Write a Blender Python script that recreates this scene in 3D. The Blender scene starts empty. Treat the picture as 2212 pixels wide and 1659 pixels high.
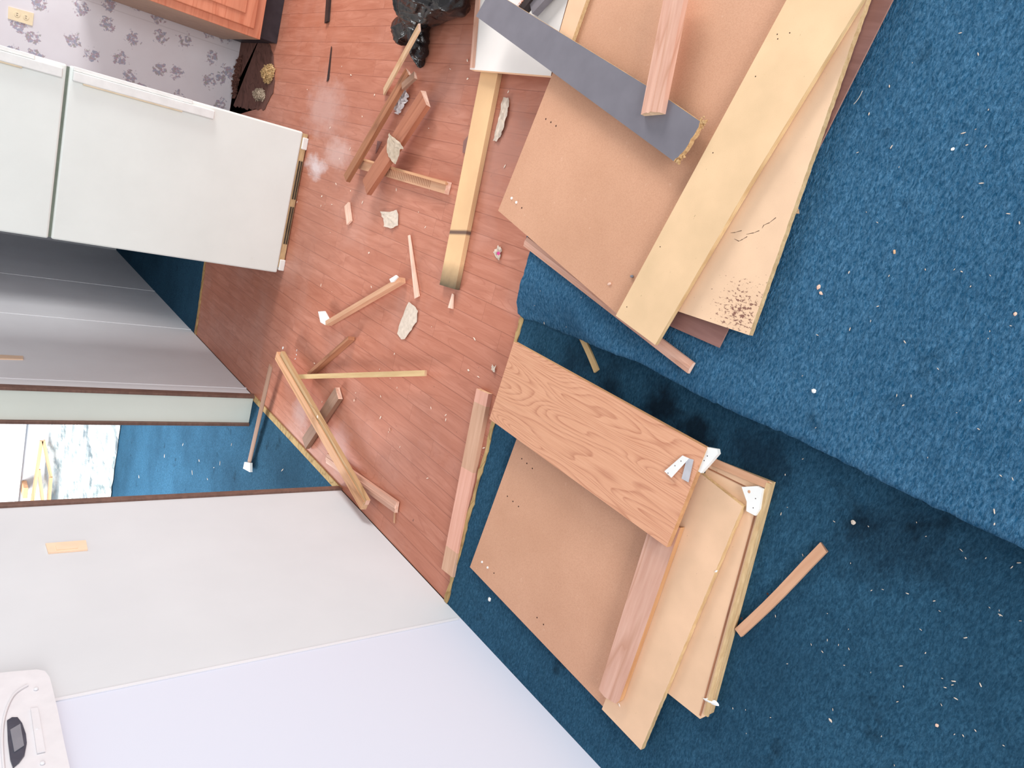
import bpy, bmesh, math, random
from mathutils import Vector, Matrix, noise
random.seed(7)
C = bpy.context.scene.collection
# ---------------------------------------------------------------- camera
FPX, H = 1570.0, 1.58
R = Matrix(((0.2588270650, -0.9364229758, -0.2368977854),
            (-0.5954097303, -0.3477913383, 0.7242433555),
            (-0.7605891161, -0.0464025355, -0.6475731628)))
cam = bpy.data.cameras.new('camera'); cam.sensor_width = 36; cam.lens = FPX / 2212 * 36
cam.clip_start = 0.02; cam.clip_end = 60
co = bpy.data.objects.new('camera', cam); C.objects.link(co)
cx, cy, cz = R.col[0], -R.col[1], -R.col[2]
co.matrix_world = Matrix(((cx[0], cy[0], cz[0], 0), (cx[1], cy[1], cz[1], 0), (cx[2], cy[2], cz[2], H), (0, 0, 0, 1)))
bpy.context.scene.camera = co
# ---------------------------------------------------------------- light
vs = bpy.context.scene.view_settings
vs.view_transform = 'Standard'; vs.look = 'None'; vs.gamma = 1; vs.use_curve_mapping = False; vs.exposure = 0.0
w = bpy.data.worlds.new('world'); bpy.context.scene.world = w; w.use_nodes = True
w.node_tree.nodes['Background'].inputs[0].default_value = (0.97, 0.98, 1.0, 1)
w.node_tree.nodes['Background'].inputs[1].default_value = 0.66
def area(name, loc, aim, sx, sy, power, col=(1, 1, 1)):
    l = bpy.data.lights.new(name, 'AREA'); l.shape = 'RECTANGLE'; l.size = sx; l.size_y = sy; l.energy = power; l.color = col
    o = bpy.data.objects.new(name, l); C.objects.link(o); o.location = loc
    o.rotation_euler = (Vector(aim) - Vector(loc)).to_track_quat('-Z', 'Y').to_euler(); return o
area('kitchen_window_light', (3.5, 3.2, 1.65), (-.2, 1.7, 0), 1.6, 1.1, 138, (1, 0.985, 0.97))
area('rear_fill_light', (0.9, -3.0, 1.9), (-.2, 3.8, .7), 2.2, 1.4, 150, (0.97, 0.985, 1))  # unseen fill added behind the camera to brighten the refrigerator front
area('bedroom_window_light', (-4.0, 5.0, 1.6), (-2.3, 4.9, 0), 1.0, 1.0, 170, (0.95, 0.98, 1))

# ---------------------------------------------------------------- helpers
def lin(c):
    return tuple(((v / 255) / 12.92 if v / 255 <= 0.04045 else ((v / 255 + 0.055) / 1.055) ** 2.4) for v in c) + (1,)
def ray(px, py): return R @ Vector((px - 1106, py - 829.5, FPX))
def P(px, py, z=0.0):
    r = ray(px, py); t = (z - H) / r.z; return Vector((r.x * t, r.y * t, z))
def PX(px, py, x):
    r = ray(px, py); t = x / r.x; return Vector((x, r.y * t, H + r.z * t))
def PY(px, py, y):
    r = ray(px, py); t = y / r.y; return Vector((r.x * t, y, H + r.z * t))
def tag(o, label=None, cat=None, group=None, kind=None):
    if label: o['label'] = label
    if cat: o['category'] = cat
    if group: o['group'] = group
    if kind: o['kind'] = kind
    return o
def link(name, bm, mats, parent=None, M=None, smooth=False):
    me = bpy.data.meshes.new(name); bmesh.ops.recalc_face_normals(bm, faces=bm.faces); bm.to_mesh(me); bm.free()
    for m in (mats if isinstance(mats, (list, tuple)) else [mats]): me.materials.append(m)
    if smooth:
        for p in me.polygons: p.use_smooth = True
    o = bpy.data.objects.new(name, me); C.objects.link(o)
    if M is not None: o.matrix_world = M
    if parent is not None:
        o.parent = parent
        o.matrix_parent_inverse = parent.matrix_basis.inverted()
    return o
def empty(name, loc, label=None, cat=None, group=None):
    o = bpy.data.objects.new(name, None); o.empty_display_size = 0.05; C.objects.link(o); o.location = loc
    return tag(o, label, cat, group)
def box(bm, lo, hi, mi=0):
    lo, hi = Vector(lo), Vector(hi); c = (lo + hi) / 2; s = hi - lo
    r = bmesh.ops.create_cube(bm, size=1)
    bmesh.ops.scale(bm, vec=s, verts=r['verts']); bmesh.ops.translate(bm, vec=c, verts=r['verts'])
    for f in {f for v in r['verts'] for f in v.link_faces}: f.material_index = mi
    return r['verts']
def bevel_all(bm, w, seg=1):
    es = [e for e in bm.edges if len(e.link_faces) == 2 and e.calc_face_angle(0) > 0.6]
    if w > 0: bmesh.ops.bevel(bm, geom=es, offset=w, segments=seg, affect='EDGES', profile=0.5, clamp_overlap=True)
def boxo(name, lo, hi, m, parent=None, bev=0.0, kind=None):
    bm = bmesh.new(); box(bm, lo, hi); bevel_all(bm, bev, 2); o = link(name, bm, m, parent)
    if kind: o['kind'] = kind
    return o
def struct(name, lo, hi, m, bev=0.0): return boxo(name, lo, hi, m, None, bev, 'structure')
def frame(pts, ex):
    n = Vector((0, 0, 0)); k = len(pts)
    for i in range(k): n += (pts[i] - pts[0]).cross(pts[(i + 1) % k] - pts[0])
    n.normalize()
    if n.z < 0: n = -n
    if abs(n.z) < 0.01 and n.dot(Vector((0, 0, H)) - pts[0]) < 0: n = -n
    ex = (ex - n * ex.dot(n)).normalized(); ey = n.cross(ex); c = sum(pts, Vector()) / k
    return Matrix(((ex.x, ey.x, n.x, c.x), (ex.y, ey.y, n.y, c.y), (ex.z, ey.z, n.z, c.z), (0, 0, 0, 1)))
def slab3(name, pts, th, mats, parent=None, bev=0.0012, jag=(), amp=0.006, step=0.012, wave=0.0, edge_mi=1, axis=0, seed=1):
    """a board from its top outline; jag = indices of broken edges"""
    k = len(pts); M = frame(pts, pts[(axis + 1) % k] - pts[axis]); I = M.inverted(); L = [I @ p for p in pts]
    rnd = random.Random(seed); out = []
    for i in range(k):
        a, b = L[i], L[(i + 1) % k]; out.append((a.copy(), False))
        if i in jag:
            d = b - a; n = max(2, int(d.length / step)); nn = Vector((-d.y, d.x, 0)).normalized()
            for j in range(1, n):
                out.append((a + d * j / n + nn * (rnd.uniform(-1, 1) * amp + wave * math.sin(j * 0.7 + seed)), True))
    bm = bmesh.new()
    top = [bm.verts.new(p) for p, _ in out]
    bot = [bm.verts.new(p + Vector((rnd.uniform(-1, 1) * amp * 0.5 if j else 0, rnd.uniform(-1, 1) * amp * 0.5 if j else 0, -th))) for p, j in out]
    bm.faces.new(top).material_index = 0; f = bm.faces.new(bot[::-1]); f.material_index = 0
    n = len(top)
    for i in range(n):
        bm.faces.new((top[i], bot[i], bot[(i + 1) % n], top[(i + 1) % n])).material_index = edge_mi if isinstance(mats, (list, tuple)) and len(mats) > 1 else 0
    if not jag: bevel_all(bm, bev)
    return link(name, bm, mats, parent, M)
def slab(name, px, z, th, mats, **kw):
    zs = z if isinstance(z, (list, tuple)) else [z] * len(px)
    return slab3(name, [P(x, y, zz) for (x, y), zz in zip(px, zs)], th, mats, **kw)
def pxw(A, B, z, wp):
    m = Vector(((A[0] + B[0]) / 2, (A[1] + B[1]) / 2)); d = Vector((B[0] - A[0], B[1] - A[1])).normalized(); q = Vector((-d.y, d.x)) * wp / 2
    a = P(m.x + q.x, m.y + q.y, z); b = P(m.x - q.x, m.y - q.y, z); L = (P(*B, z) - P(*A, z)).normalized()
    v = a - b; return (v - L * v.dot(L)).length
RECT = [(-.5, -1), (.5, -1), (.5, 0), (-.5, 0)]
def stick3(name, a, b, w, h, mats, parent=None, prof=None, jag=(0, 0), roll=0.0, nseg=1, wob=0.0, seed=3, taper=(1, 1), bev=0.0):
    """a bar running a->b along its top centre line; prof = cross section (u across, v down from the top)"""
    rnd = random.Random(seed); d = b - a; Ln = d.length; ex = d.normalized(); up = Vector((0, 0, 1))
    ey = up.cross(ex).normalized(); ez = ex.cross(ey); c = (a + b) / 2
    M = Matrix(((ex.x, ey.x, ez.x, c.x), (ex.y, ey.y, ez.y, c.y), (ex.z, ey.z, ez.z, c.z), (0, 0, 0, 1)))
    pr = prof or RECT; cr, sr = math.cos(roll), math.sin(roll); rings = []; bm = bmesh.new()
    for i in range(nseg + 1):
        t = i / nseg; ring = []; off = wob * math.sin(t * 5 + seed); s = taper[0] * (1 - t) + taper[1] * t
        for (u, v) in pr:
            y, z = u * w * s, (v + .5) * h * s; y, z = y * cr - z * sr, y * sr + z * cr
            x = -Ln / 2 + Ln * t
            if i == 0: x -= rnd.uniform(0, 1) * jag[0]
            if i == nseg: x += rnd.uniform(0, 1) * jag[1]
            ring.append(bm.verts.new((x, y + off, z - h * .5)))
        rings.append(ring)
    k = len(pr)
    for i in range(nseg):
        for j in range(k): bm.faces.new((rings[i][j], rings[i + 1][j], rings[i + 1][(j + 1) % k], rings[i][(j + 1) % k]))
    e = 1 if isinstance(mats, (list, tuple)) and len(mats) > 1 else 0
    for r_ in (rings[0], rings[-1]):
        c0 = sum((v.co for v in r_), Vector()) / k; jj = max(jag); cv = bm.verts.new(c0 + Vector((rnd.uniform(-.4, .4) * jj, 0, 0)))
        for j in range(k): bm.faces.new((r_[j], r_[(j + 1) % k], cv)).material_index = e
    if bev: bevel_all(bm, bev)
    return link(name, bm, mats, parent, M)
def stick(name, A, B, zA, zB, wp, h, mats, **kw):
    return stick3(name, P(*A, zA), P(*B, zB), pxw(A, B, (zA + zB) / 2, wp), h, mats, **kw)
def scrap(name, px, z, mats, amp=0.006, seed=1, th=0.0008, parent=None, curl=0.0, cuts=3):
    """a crumpled torn sheet"""
    pts = [P(x, y, z) for x, y in px]; c = sum(pts, Vector()) / len(pts); bm = bmesh.new()
    vs_ = [bm.verts.new(p - c) for p in pts]; f = bm.faces.new(vs_)
    bmesh.ops.poke(bm, faces=[f])
    bmesh.ops.subdivide_edges(bm, edges=bm.edges[:], cuts=cuts, use_grid_fill=True)
    bmesh.ops.triangulate(bm, faces=bm.faces[:])
    r = max((p - c).length for p in pts)
    for v in bm.verts:
        q = v.co * 60 + Vector((seed * 7.3, 0, 0)); k = abs(noise.noise(q)) * 1.6 + abs(noise.noise(q * 2.3)) * .8
        v.co.z += amp * k + curl * (v.co.length / r) ** 2
        v.co.x += noise.noise(q * 1.7) * amp * .5; v.co.y += noise.noise(q * 1.3 + Vector((5, 5, 5))) * amp * .5
    o = link(name, bm, mats, parent, Matrix.Translation(c))
    s = o.modifiers.new('sheet', 'SOLIDIFY'); s.thickness = th; s.offset = 1
    return o
def blob(name, c, size, mats, seed=1, rough=.35, sub=2, parent=None, rz=0.0):
    bm = bmesh.new(); bmesh.ops.create_icosphere(bm, subdivisions=sub, radius=.5)
    for v in bm.verts:
        k = 1 + rough * noise.noise(v.co * 4 + Vector((seed * 3.1, seed, 0))); v.co = Vector((v.co.x * size[0] * k, v.co.y * size[1] * k, v.co.z * size[2] * k))
    M = Matrix.Translation(c) @ Matrix.Rotation(rz, 4, 'Z'); return link(name, bm, mats, parent, M)

# ---------------------------------------------------------------- materials
class NT:
    def __init__(s, name, rough=.6, spec=.3):
        s.m = bpy.data.materials.new(name); s.m.use_nodes = True; s.t = s.m.node_tree; s.b = s.t.nodes['Principled BSDF']
        s.b.inputs['Roughness'].default_value = rough; s.b.inputs['Specular IOR Level'].default_value = spec
        s.co = s.n('ShaderNodeTexCoord').outputs['Object']
    def n(s, ty, **kw):
        x = s.t.nodes.new(ty)
        for k, v in kw.items():
            if hasattr(x, k): setattr(x, k, v)
            else: x.inputs[k].default_value = v
        return x
    def l(s, a, b): s.t.links.new(a, b)
    def vec(s, sc, loc=(0, 0, 0), src=None):
        m = s.n('ShaderNodeMapping'); m.inputs['Scale'].default_value = sc; m.inputs['Location'].default_value = loc; s.l(src or s.co, m.inputs[0]); return m.outputs[0]
    def noise(s, vec, scale=5, det=4, rough=.55, dist=0):
        x = s.n('ShaderNodeTexNoise'); x.inputs['Scale'].default_value = scale; x.inputs['Detail'].default_value = det; x.inputs['Roughness'].default_value = rough; x.inputs['Distortion'].default_value = dist
        s.l(vec, x.inputs['Vector']); return x.outputs['Fac']
    def ramp(s, fac, stops, interp='LINEAR'):
        x = s.n('ShaderNodeValToRGB'); e = x.color_ramp.elements; x.color_ramp.interpolation = interp
        while len(e) < len(stops): e.new(.5)
        for i, (p, c) in enumerate(stops): e[i].position = p; e[i].color = c if len(c) == 4 else lin(c)
        s.l(fac, x.inputs[0]); return x.outputs[0]
    def mix(s, fac, a, b, mode='MIX'):
        x = s.n('ShaderNodeMix', data_type='RGBA'); x.blend_type = mode
        for i, v in ((0, fac), (6, a), (7, b)):
            if isinstance(v, (int, float)): x.inputs[i].default_value = v
            elif isinstance(v, tuple): x.inputs[i].default_value = v if len(v) == 4 else lin(v)
            else: s.l(v, x.inputs[i])
        return x.outputs[2]
    def math(s, op, a, b=0.0, c=None):
        x = s.n('ShaderNodeMath', operation=op)
        for i, v in enumerate((a, b) + ((c,) if c is not None else ())):
            if isinstance(v, (int, float)): x.inputs[i].default_value = v
            else: s.l(v, x.inputs[i])
        return x.outputs[0]
    def bump(s, h, st=.3, d=.002):
        x = s.n('ShaderNodeBump'); x.inputs['Strength'].default_value = st; x.inputs['Distance'].default_value = d; s.l(h, x.inputs['Height']); s.l(x.outputs[0], s.b.inputs['Normal'])
    def col(s, c):
        if isinstance(c, tuple): s.b.inputs['Base Color'].default_value = c if len(c) == 4 else lin(c)
        else: s.l(c, s.b.inputs['Base Color'])
        return s.m
    def sep(s, src=None):
        x = s.n('ShaderNodeSeparateXYZ'); s.l(src or s.co, x.inputs[0]); return x.outputs
BLK = (0, 0, 0, 1); WHT = (1, 1, 1, 1)
def plain(name, c, rough=.6, spec=.3, var=6, sc=20, metal=0):
    t = NT(name, rough, spec); n = t.noise(t.co, sc, 3); t.b.inputs['Metallic'].default_value = metal
    return t.col(t.ramp(n, [(.3, tuple(max(0, v - var) for v in c)), (.7, tuple(min(255, v + var) for v in c))]))
def wood(name, c1, c2, rough=.55, sc=9, stretch=.07, line=None, bump=.15):
    t = NT(name, rough); v = t.vec((stretch, 1, 1)); n = t.noise(v, sc * 6, 5, .6, .3); big = t.noise(t.vec((stretch * 2, 1, 1), (3, 1, 2)), sc, 2)
    c = t.ramp(n, [(.3, c1), (.7, c2)]); c = t.mix(t.ramp(big, [(.35, BLK), (.75, (.45, .45, .45, 1))]), c, tuple(int(v * .8) for v in c1))
    if line:
        r = t.math('FRACT', t.math('MULTIPLY', t.noise(t.vec((stretch * 1.3, 1, 1), (1, 5, 0)), sc * .7, 2, .5, .4), 9)); c = t.mix(t.ramp(r, [(0, (.7, .7, .7, 1)), (.18, BLK), (.9, BLK), (1, (.5, .5, .5, 1))]), c, line)
    t.bump(n, bump, .0015); return t.col(c)
def mdf(name, c, speck=(150, 110, 70), amt=.35, rough=.75, fine=420, dirt=None, dirtf=.64):
    t = NT(name, rough, .2); f = t.noise(t.co, fine, 2, .6); b = t.noise(t.co, 7, 3)
    base = t.ramp(b, [(.3, tuple(int(v * .955) for v in c)), (.7, tuple(min(255, int(v * 1.02)) for v in c))])
    k = t.ramp(f, [(.60, BLK), (.74, (amt, amt, amt, 1))]); cc = t.mix(k, base, speck)
    sp = t.noise(t.vec((.35, 1, 1)), 110, 2, .5); cc = t.mix(t.ramp(sp, [(.74, BLK), (.78, (.6, .6, .6, 1))]), cc, tuple(int(v * .55) for v in speck))
    if dirt:
        x, y, z = t.sep(); dx = t.math('SUBTRACT', x, dirt[0]); dy = t.math('SUBTRACT', y, dirt[1]); d = t.math('SQRT', t.math('ADD', t.math('MULTIPLY', dx, dx), t.math('MULTIPLY', dy, dy)))
        g = t.math('SUBTRACT', 1.0, t.math('DIVIDE', d, dirt[2])); g = t.math('MAXIMUM', g, 0); s = t.math('ADD', t.math('MULTIPLY', g, .22), t.noise(t.vec((.6, 1, 1)), 150, 4, .7))
        cc = t.mix(t.ramp(s, [(dirtf, BLK), (dirtf + .05, (.85, .85, .85, 1))]), cc, (110, 62, 58))
    t.bump(f, .12, .0008); return t.col(cc)
def carpet(name, c1, c2, lo, stain=.5, bs=1.0, stain_shade_spots=()):
    t = NT(name, .95, .05); mp = t.n('ShaderNodeMapping'); mp.inputs['Rotation'].default_value = (0, 0, 1.15); mp.inputs['Scale'].default_value = (.5, 1.15, .3); t.l(t.co, mp.inputs[0]); f = t.noise(mp.outputs[0], 190, 3, .7, .5); g = t.noise(mp.outputs[0], 75, 4, .7, 1.5); b = t.noise(t.co, 2.6, 5, .6); s = t.noise(t.vec((1, 1, 1), (9, 3, 0)), 6, 4, .65)
    c = t.mix(t.ramp(f, [(.36, BLK), (.66, WHT)]), c1, c2); c = t.mix(t.ramp(g, [(.35, (.45, .45, .45, 1)), (.6, BLK)]), c, lo)
    c = t.mix(t.ramp(b, [(.42, BLK), (.72, (stain * .7,) * 3 + (1,))]), c, lo); c = t.mix(t.ramp(s, [(.62, BLK), (.74, (stain,) * 3 + (1,))]), c, tuple(int(v * .45) for v in lo))
    x, y, z_ = t.sep()
    for (px_, py_, rr_, am) in stain_shade_spots:
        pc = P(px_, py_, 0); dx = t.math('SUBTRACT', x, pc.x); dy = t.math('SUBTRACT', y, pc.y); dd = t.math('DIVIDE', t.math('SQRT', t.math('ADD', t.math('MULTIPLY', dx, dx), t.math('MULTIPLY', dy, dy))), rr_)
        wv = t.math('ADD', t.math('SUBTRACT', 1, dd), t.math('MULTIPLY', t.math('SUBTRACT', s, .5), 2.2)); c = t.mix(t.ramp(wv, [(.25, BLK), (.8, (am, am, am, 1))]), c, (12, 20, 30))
    h = t.math('ADD', f, t.math('MULTIPLY', g, 1.8)); t.bump(h, .8 * bs, .012)
    t.b.inputs['Sheen Weight'].default_value = .12; t.b.inputs['Sheen Roughness'].default_value = .6; t.b.inputs['Sheen Tint'].default_value = lin((120, 165, 200))
    return t.col(c)

M = {}
M['yellow'] = mdf('pale_yellow_fibreboard', (233, 199, 158), (205, 165, 105), .30)
M['raw'] = mdf('light_fibreboard', (234, 195, 160), (205, 155, 105), .2)
M['edge'] = wood('fibreboard_edge', (198, 162, 116), (228, 198, 152), .85, 20, .2, None, .6)
def brown(name):
    t = NT(name, .45, .35); v = t.n('ShaderNodeTexVoronoi'); v.inputs['Scale'].default_value = 330; t.l(t.co, v.inputs['Vector']); b = t.noise(t.co, 4, 4)
    c = t.ramp(b, [(.3, (205, 155, 124)), (.7, (217, 167, 136))]); c = t.mix(t.ramp(v.outputs['Distance'], [(.2, BLK), (.75, (.25, .25, .25, 1))]), c, (176, 122, 92))
    c = t.mix(t.ramp(t.noise(t.co, 45, 3), [(.68, BLK), (.8, (.4, .4, .4, 1))]), c, (240, 205, 180))
    t.bump(v.outputs['Distance'], .22, .0007); return t.col(c)
M['brown'] = brown('tan_textured_panel_face')
M['brownedge'] = plain('tan_panel_edge', (192, 143, 110), .7)
M['hardboard'] = wood('dark_brown_hardboard', (138, 98, 90), (158, 116, 108), .4, 10, .1)
M['hardedge'] = plain('dark_hardboard_edge', (170, 125, 110), .7)
M['grey'] = plain('charcoal_laminate', (117, 114, 122), .35, .4, 4, 12)
M['chip'] = wood('broken_chipboard', (176, 134, 90), (230, 196, 146), .95, 16, 1, None, 1)
def whiteboard(name, c, rough=.45, dirt=(205, 190, 175)):
    t = NT(name, rough, .35); n = t.noise(t.vec((1, 1, 1)), 3.5, 5, .6); f = t.noise(t.vec((.3, 1, 1)), 30, 5, .65)
    cc = t.ramp(n, [(.25, tuple(int(v * .97) for v in c)), (.75, c)]); cc = t.mix(t.ramp(f, [(.66, BLK), (.80, (.3, .3, .3, 1))]), cc, dirt); return t.col(cc)
M['white'] = whiteboard('off_white_laminate', (244, 238, 232))
def oak(name):
    t = NT(name, .5, .3); x, y, z = t.sep()
    v = t.vec((.42, 3.2, 1), (2.3, .6, 0)); n = t.noise(v, 2.6, 1.5, .45, .35)
    r = t.math('FRACT', t.math('MULTIPLY', n, 36)); f = t.noise(t.vec((.03, 1, 1)), 260, 3, .6)
    c = t.ramp(f, [(.3, (216, 156, 122)), (.7, (229, 174, 140))])
    k = t.math('MULTIPLY', t.ramp(r, [(0, (.9, .9, .9, 1)), (.22, (.3, .3, .3, 1)), (.5, BLK), (.92, BLK), (1, (.8, .8, .8, 1))]), t.ramp(f, [(.3, WHT), (.65, (.35, .35, .35, 1))]))
    c = t.mix(k, c, (178, 112, 84)); t.bump(f, .08, .0008); return t.col(c)
M['oak'] = oak('oak_veneer')
M['oakedge'] = wood('oak_edge', (196, 142, 98), (222, 172, 124), .7, 10, .1)
M['pink'] = wood('pinkish_oak', (212, 160, 138), (233, 189, 168), .6, 10, .08, (190, 138, 112))
M['pale'] = wood('pale_pine', (220, 180, 142), (240, 206, 168), .65, 10, .07, (196, 146, 100))
M['splint'] = wood('fresh_split_wood', (235, 186, 160), (255, 224, 205), .7, 14, .1)
M['tan'] = wood('tan_wood', (206, 154, 120), (224, 176, 142), .6, 10, .08)
M['redbrown'] = wood('reddish_brown_stained_wood', (172, 108, 82), (194, 128, 98), .5, 10, .06, (150, 90, 66))
M['midbrown'] = wood('brown_stained_wood', (160, 106, 76), (188, 130, 96), .55, 10, .07, (128, 82, 60))
M['dullbrown'] = wood('dull_brown_wood', (148, 112, 92), (172, 134, 112), .6, 10, .07)
M['orange'] = wood('orange_brown_stud', (216, 160, 118), (232, 180, 140), .6, 10, .06, (164, 116, 78))
M['olive'] = wood('olive_glue_streaked_wood', (188, 150, 108), (210, 172, 130), .7, 12, .08, (140, 108, 70))
M['cream'] = wood('cream_strip', (206, 170, 120), (224, 192, 142), .7, 10, .1)
M['darkstick'] = plain('black_rod', (52, 42, 42), .5)
M['paper'] = plain('torn_paper', (216, 200, 184), .85, .1, 10, 60)
M['greypaper'] = plain('torn_backing_paper', (190, 172, 152), .85, .1, 16, 45)
M['plasticw'] = plain('white_plastic', (240, 240, 236), .35, .5, 4, 15)
M['chipw'] = plain('pale_chip', (248, 226, 208), .8, .1, 12, 40)
M['screwhole'] = plain('dark_hole', (58, 34, 28), .9)
M['toolgrey'] = plain('tool_grey', (128, 122, 128), .45, .4)
M['metal'] = plain('galvanised_metal', (214, 214, 220), .3, .5, 8, 30, .6)
# burnt-end board
LP = (P(1060, 140, .02) - P(966, 620, .02)).length; LJ = (P(1043, 845, .02) - P(965, 1240, .02)).length
def post():
    t = NT('yellow_post_with_scorched_end', .75, .2); f = t.noise(t.co, 400, 2); b = t.noise(t.co, 5, 3); x, y, z = t.sep()
    c = t.mix(t.ramp(f, [(.6, BLK), (.72, (.25, .25, .25, 1))]), t.ramp(b, [(.3, (224, 182, 138)), (.7, (235, 195, 148))]), (196, 148, 94))
    xx = t.math('ADD', x, t.math('MULTIPLY', t.math('SUBTRACT', t.noise(t.co, 25, 3), .5), .03))
    burn = t.ramp(t.math('MULTIPLY', t.math('ADD', xx, -LP / 2 + .10), 9), [(.0, BLK), (.9, (.95, .95, .95, 1))]); c = t.mix(burn, c, (84, 76, 60))
    band = t.math('ABSOLUTE', t.math('SUBTRACT', t.math('ADD', x, t.math('MULTIPLY', y, .1)), LP / 2 - .205)); c = t.mix(t.ramp(band, [(.004, (.85, .85, .85, 1)), (.011, BLK)]), c, (78, 58, 62))
    return t.col(c)
M['post'] = post()
def joined():
    t = NT('finger_jointed_pink_and_tan_timber', .6, .25); n = t.noise(t.vec((.06, 1, 1)), 70, 5, .6); x, y, z = t.sep()
    a = t.ramp(n, [(.3, (204, 158, 130)), (.7, (222, 180, 152))]); b = t.ramp(n, [(.3, (224, 164, 142)), (.7, (240, 186, 166))])
    k = t.ramp(t.math('ADD', t.math('DIVIDE', x, LJ), .5), [(0, WHT), (.07, BLK), (.42, WHT), (.86, BLK)], 'CONSTANT')
    return t.col(t.mix(k, a, b))
M['joined'] = joined()
M['carpetU'] = carpet('blue_carpet_pile', (34, 90, 126), (96, 146, 182), (22, 66, 98), .5, 1.0)
M['carpetL'] = carpet('blue_carpet_flattened', (30, 68, 92), (58, 100, 126), (18, 44, 62), .75, .4, ((1425, 885, .13, .9), (1500, 930, .10, .85), (1330, 830, .12, .7), (1240, 780, .14, .5), (1640, 1000, .12, .6), (1950, 1190, .2, .5)))  # dark spots hold stain blotches plus painted-in shade under the loose carpet edge
def vinyl():
    t = NT('wood_plank_sheet_vinyl', .38, .35); x, y, z = t.sep(); pw = .072
    col = t.math('DIVIDE', x, pw); ci = t.math('FLOOR', col); fr = t.math('FRACT', col)
    wn = t.n('ShaderNodeTexWhiteNoise', noise_dimensions='1D'); t.l(ci, wn.inputs['W'])
    off = t.math('MULTIPLY', wn.outputs['Value'], .9); row = t.math('DIVIDE', t.math('ADD', y, off), .62); rf = t.math('FRACT', row); ri = t.math('FLOOR', row)
    w2 = t.n('ShaderNodeTexWhiteNoise', noise_dimensions='2D'); cb = t.n('ShaderNodeCombineXYZ'); t.l(ci, cb.inputs[0]); t.l(ri, cb.inputs[1]); t.l(cb.outputs[0], w2.inputs['Vector'])
    cb2 = t.n('ShaderNodeCombineXYZ'); t.l(x, cb2.inputs[0]); t.l(t.math('MULTIPLY', y, .11), cb2.inputs[1]); t.l(t.math('MULTIPLY', w2.outputs['Value'], 7), cb2.inputs[2])
    g = t.noise(cb2.outputs[0], 34, 5, .6, .6); g2 = t.noise(cb2.outputs[0], 9, 2, .5, .5)
    c = t.ramp(g, [(.25, (176, 110, 88)), (.5, (192, 126, 103)), (.75, (207, 143, 121))])
    rr = t.math('FRACT', t.math('MULTIPLY', g2, 14)); c = t.mix(t.ramp(rr, [(0, (.55, .55, .55, 1)), (.15, BLK), (.93, BLK), (1, (.5, .5, .5, 1))]), c, (172, 104, 82))
    c = t.mix(t.ramp(w2.outputs['Value'], [(0, BLK), (1, (.35, .35, .35, 1))]), c, (184, 112, 86))
    e = t.math('MINIMUM', fr, t.math('SUBTRACT', 1, fr)); c = t.mix(t.ramp(e, [(.0, (.6, .6, .6, 1)), (.03, BLK)]), c, (122, 66, 50))
    e2 = t.math('MINIMUM', rf, t.math('SUBTRACT', 1, rf)); c = t.mix(t.ramp(e2, [(.0, (.3, .3, .3, 1)), (.003, BLK)]), c, (122, 66, 50))
    VC = (0, 0); d2n = t.noise(t.vec((1, .6, 1)), 14, 5, .7); d = t.noise(t.co, 2.2, 5, .6); c = t.mix(t.ramp(d, [(.5, BLK), (.75, (.4, .4, .4, 1))]), c, (206, 160, 146))
    sc = t.noise(t.vec((1, 1, 1), (4, 7, 0)), 26, 4, .7); c = t.mix(t.ramp(sc, [(.72, BLK), (.8, (.6, .6, .6, 1))]), c, (226, 205, 205))
    dk = t.noise(t.vec((1, 1, 1), (1, 2, 5)), 38, 2, .6); c = t.mix(t.ramp(dk, [(.74, BLK), (.79, (.7, .7, .7, 1))]), c, (92, 62, 56))
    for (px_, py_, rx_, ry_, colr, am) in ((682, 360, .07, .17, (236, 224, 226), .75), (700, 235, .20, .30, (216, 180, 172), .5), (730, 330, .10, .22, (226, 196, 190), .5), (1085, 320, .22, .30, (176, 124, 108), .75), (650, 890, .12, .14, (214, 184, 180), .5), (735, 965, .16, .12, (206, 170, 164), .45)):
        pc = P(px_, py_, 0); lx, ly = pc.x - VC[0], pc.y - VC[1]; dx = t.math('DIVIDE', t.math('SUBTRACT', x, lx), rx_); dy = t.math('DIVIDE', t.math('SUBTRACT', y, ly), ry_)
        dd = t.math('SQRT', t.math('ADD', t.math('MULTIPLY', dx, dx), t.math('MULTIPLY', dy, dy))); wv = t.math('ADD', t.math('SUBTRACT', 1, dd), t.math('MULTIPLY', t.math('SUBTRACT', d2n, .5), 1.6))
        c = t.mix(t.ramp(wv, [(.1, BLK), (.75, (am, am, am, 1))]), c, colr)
    t.bump(g, .05, .001); return t.col(c)
M['vinyl'] = vinyl()
def wallpaint(name, c, c2, ysplit=None):
    t = NT(name, .7, .2); n = t.noise(t.co, 2.5, 5, .55); f = t.noise(t.vec((1, 2, .5)), 24, 4, .7); x, y, z = t.sep()
    cc = t.ramp(n, [(.3, tuple(int(v * .975) for v in c)), (.7, c)])
    if ysplit is not None:
        cc = t.mix(t.math('LESS_THAN', y, ysplit), cc, c2)
    cc = t.mix(t.ramp(f, [(.74, BLK), (.82, (.3, .3, .3, 1))]), cc, (180, 168, 160)); return t.col(cc)
M['wallnear'] = wallpaint('painted_wall_panel', (217, 219, 222), (216, 219, 232), 1.69)
M['wallhall'] = wallpaint('grey_hall_wall_panel', (240, 242, 246), (240, 242, 246))
M['jamb'] = wallpaint('cream_door_jamb', (232, 238, 228), (232, 238, 228))
M['brtrim'] = wood('dark_brown_casing', (112, 84, 74), (132, 100, 88), .5, 10, .1)
M['tack'] = wood('glue_yellow_threshold_strip', (176, 144, 96), (206, 174, 122), .9, 14, .3, (130, 100, 60), .6)
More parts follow.
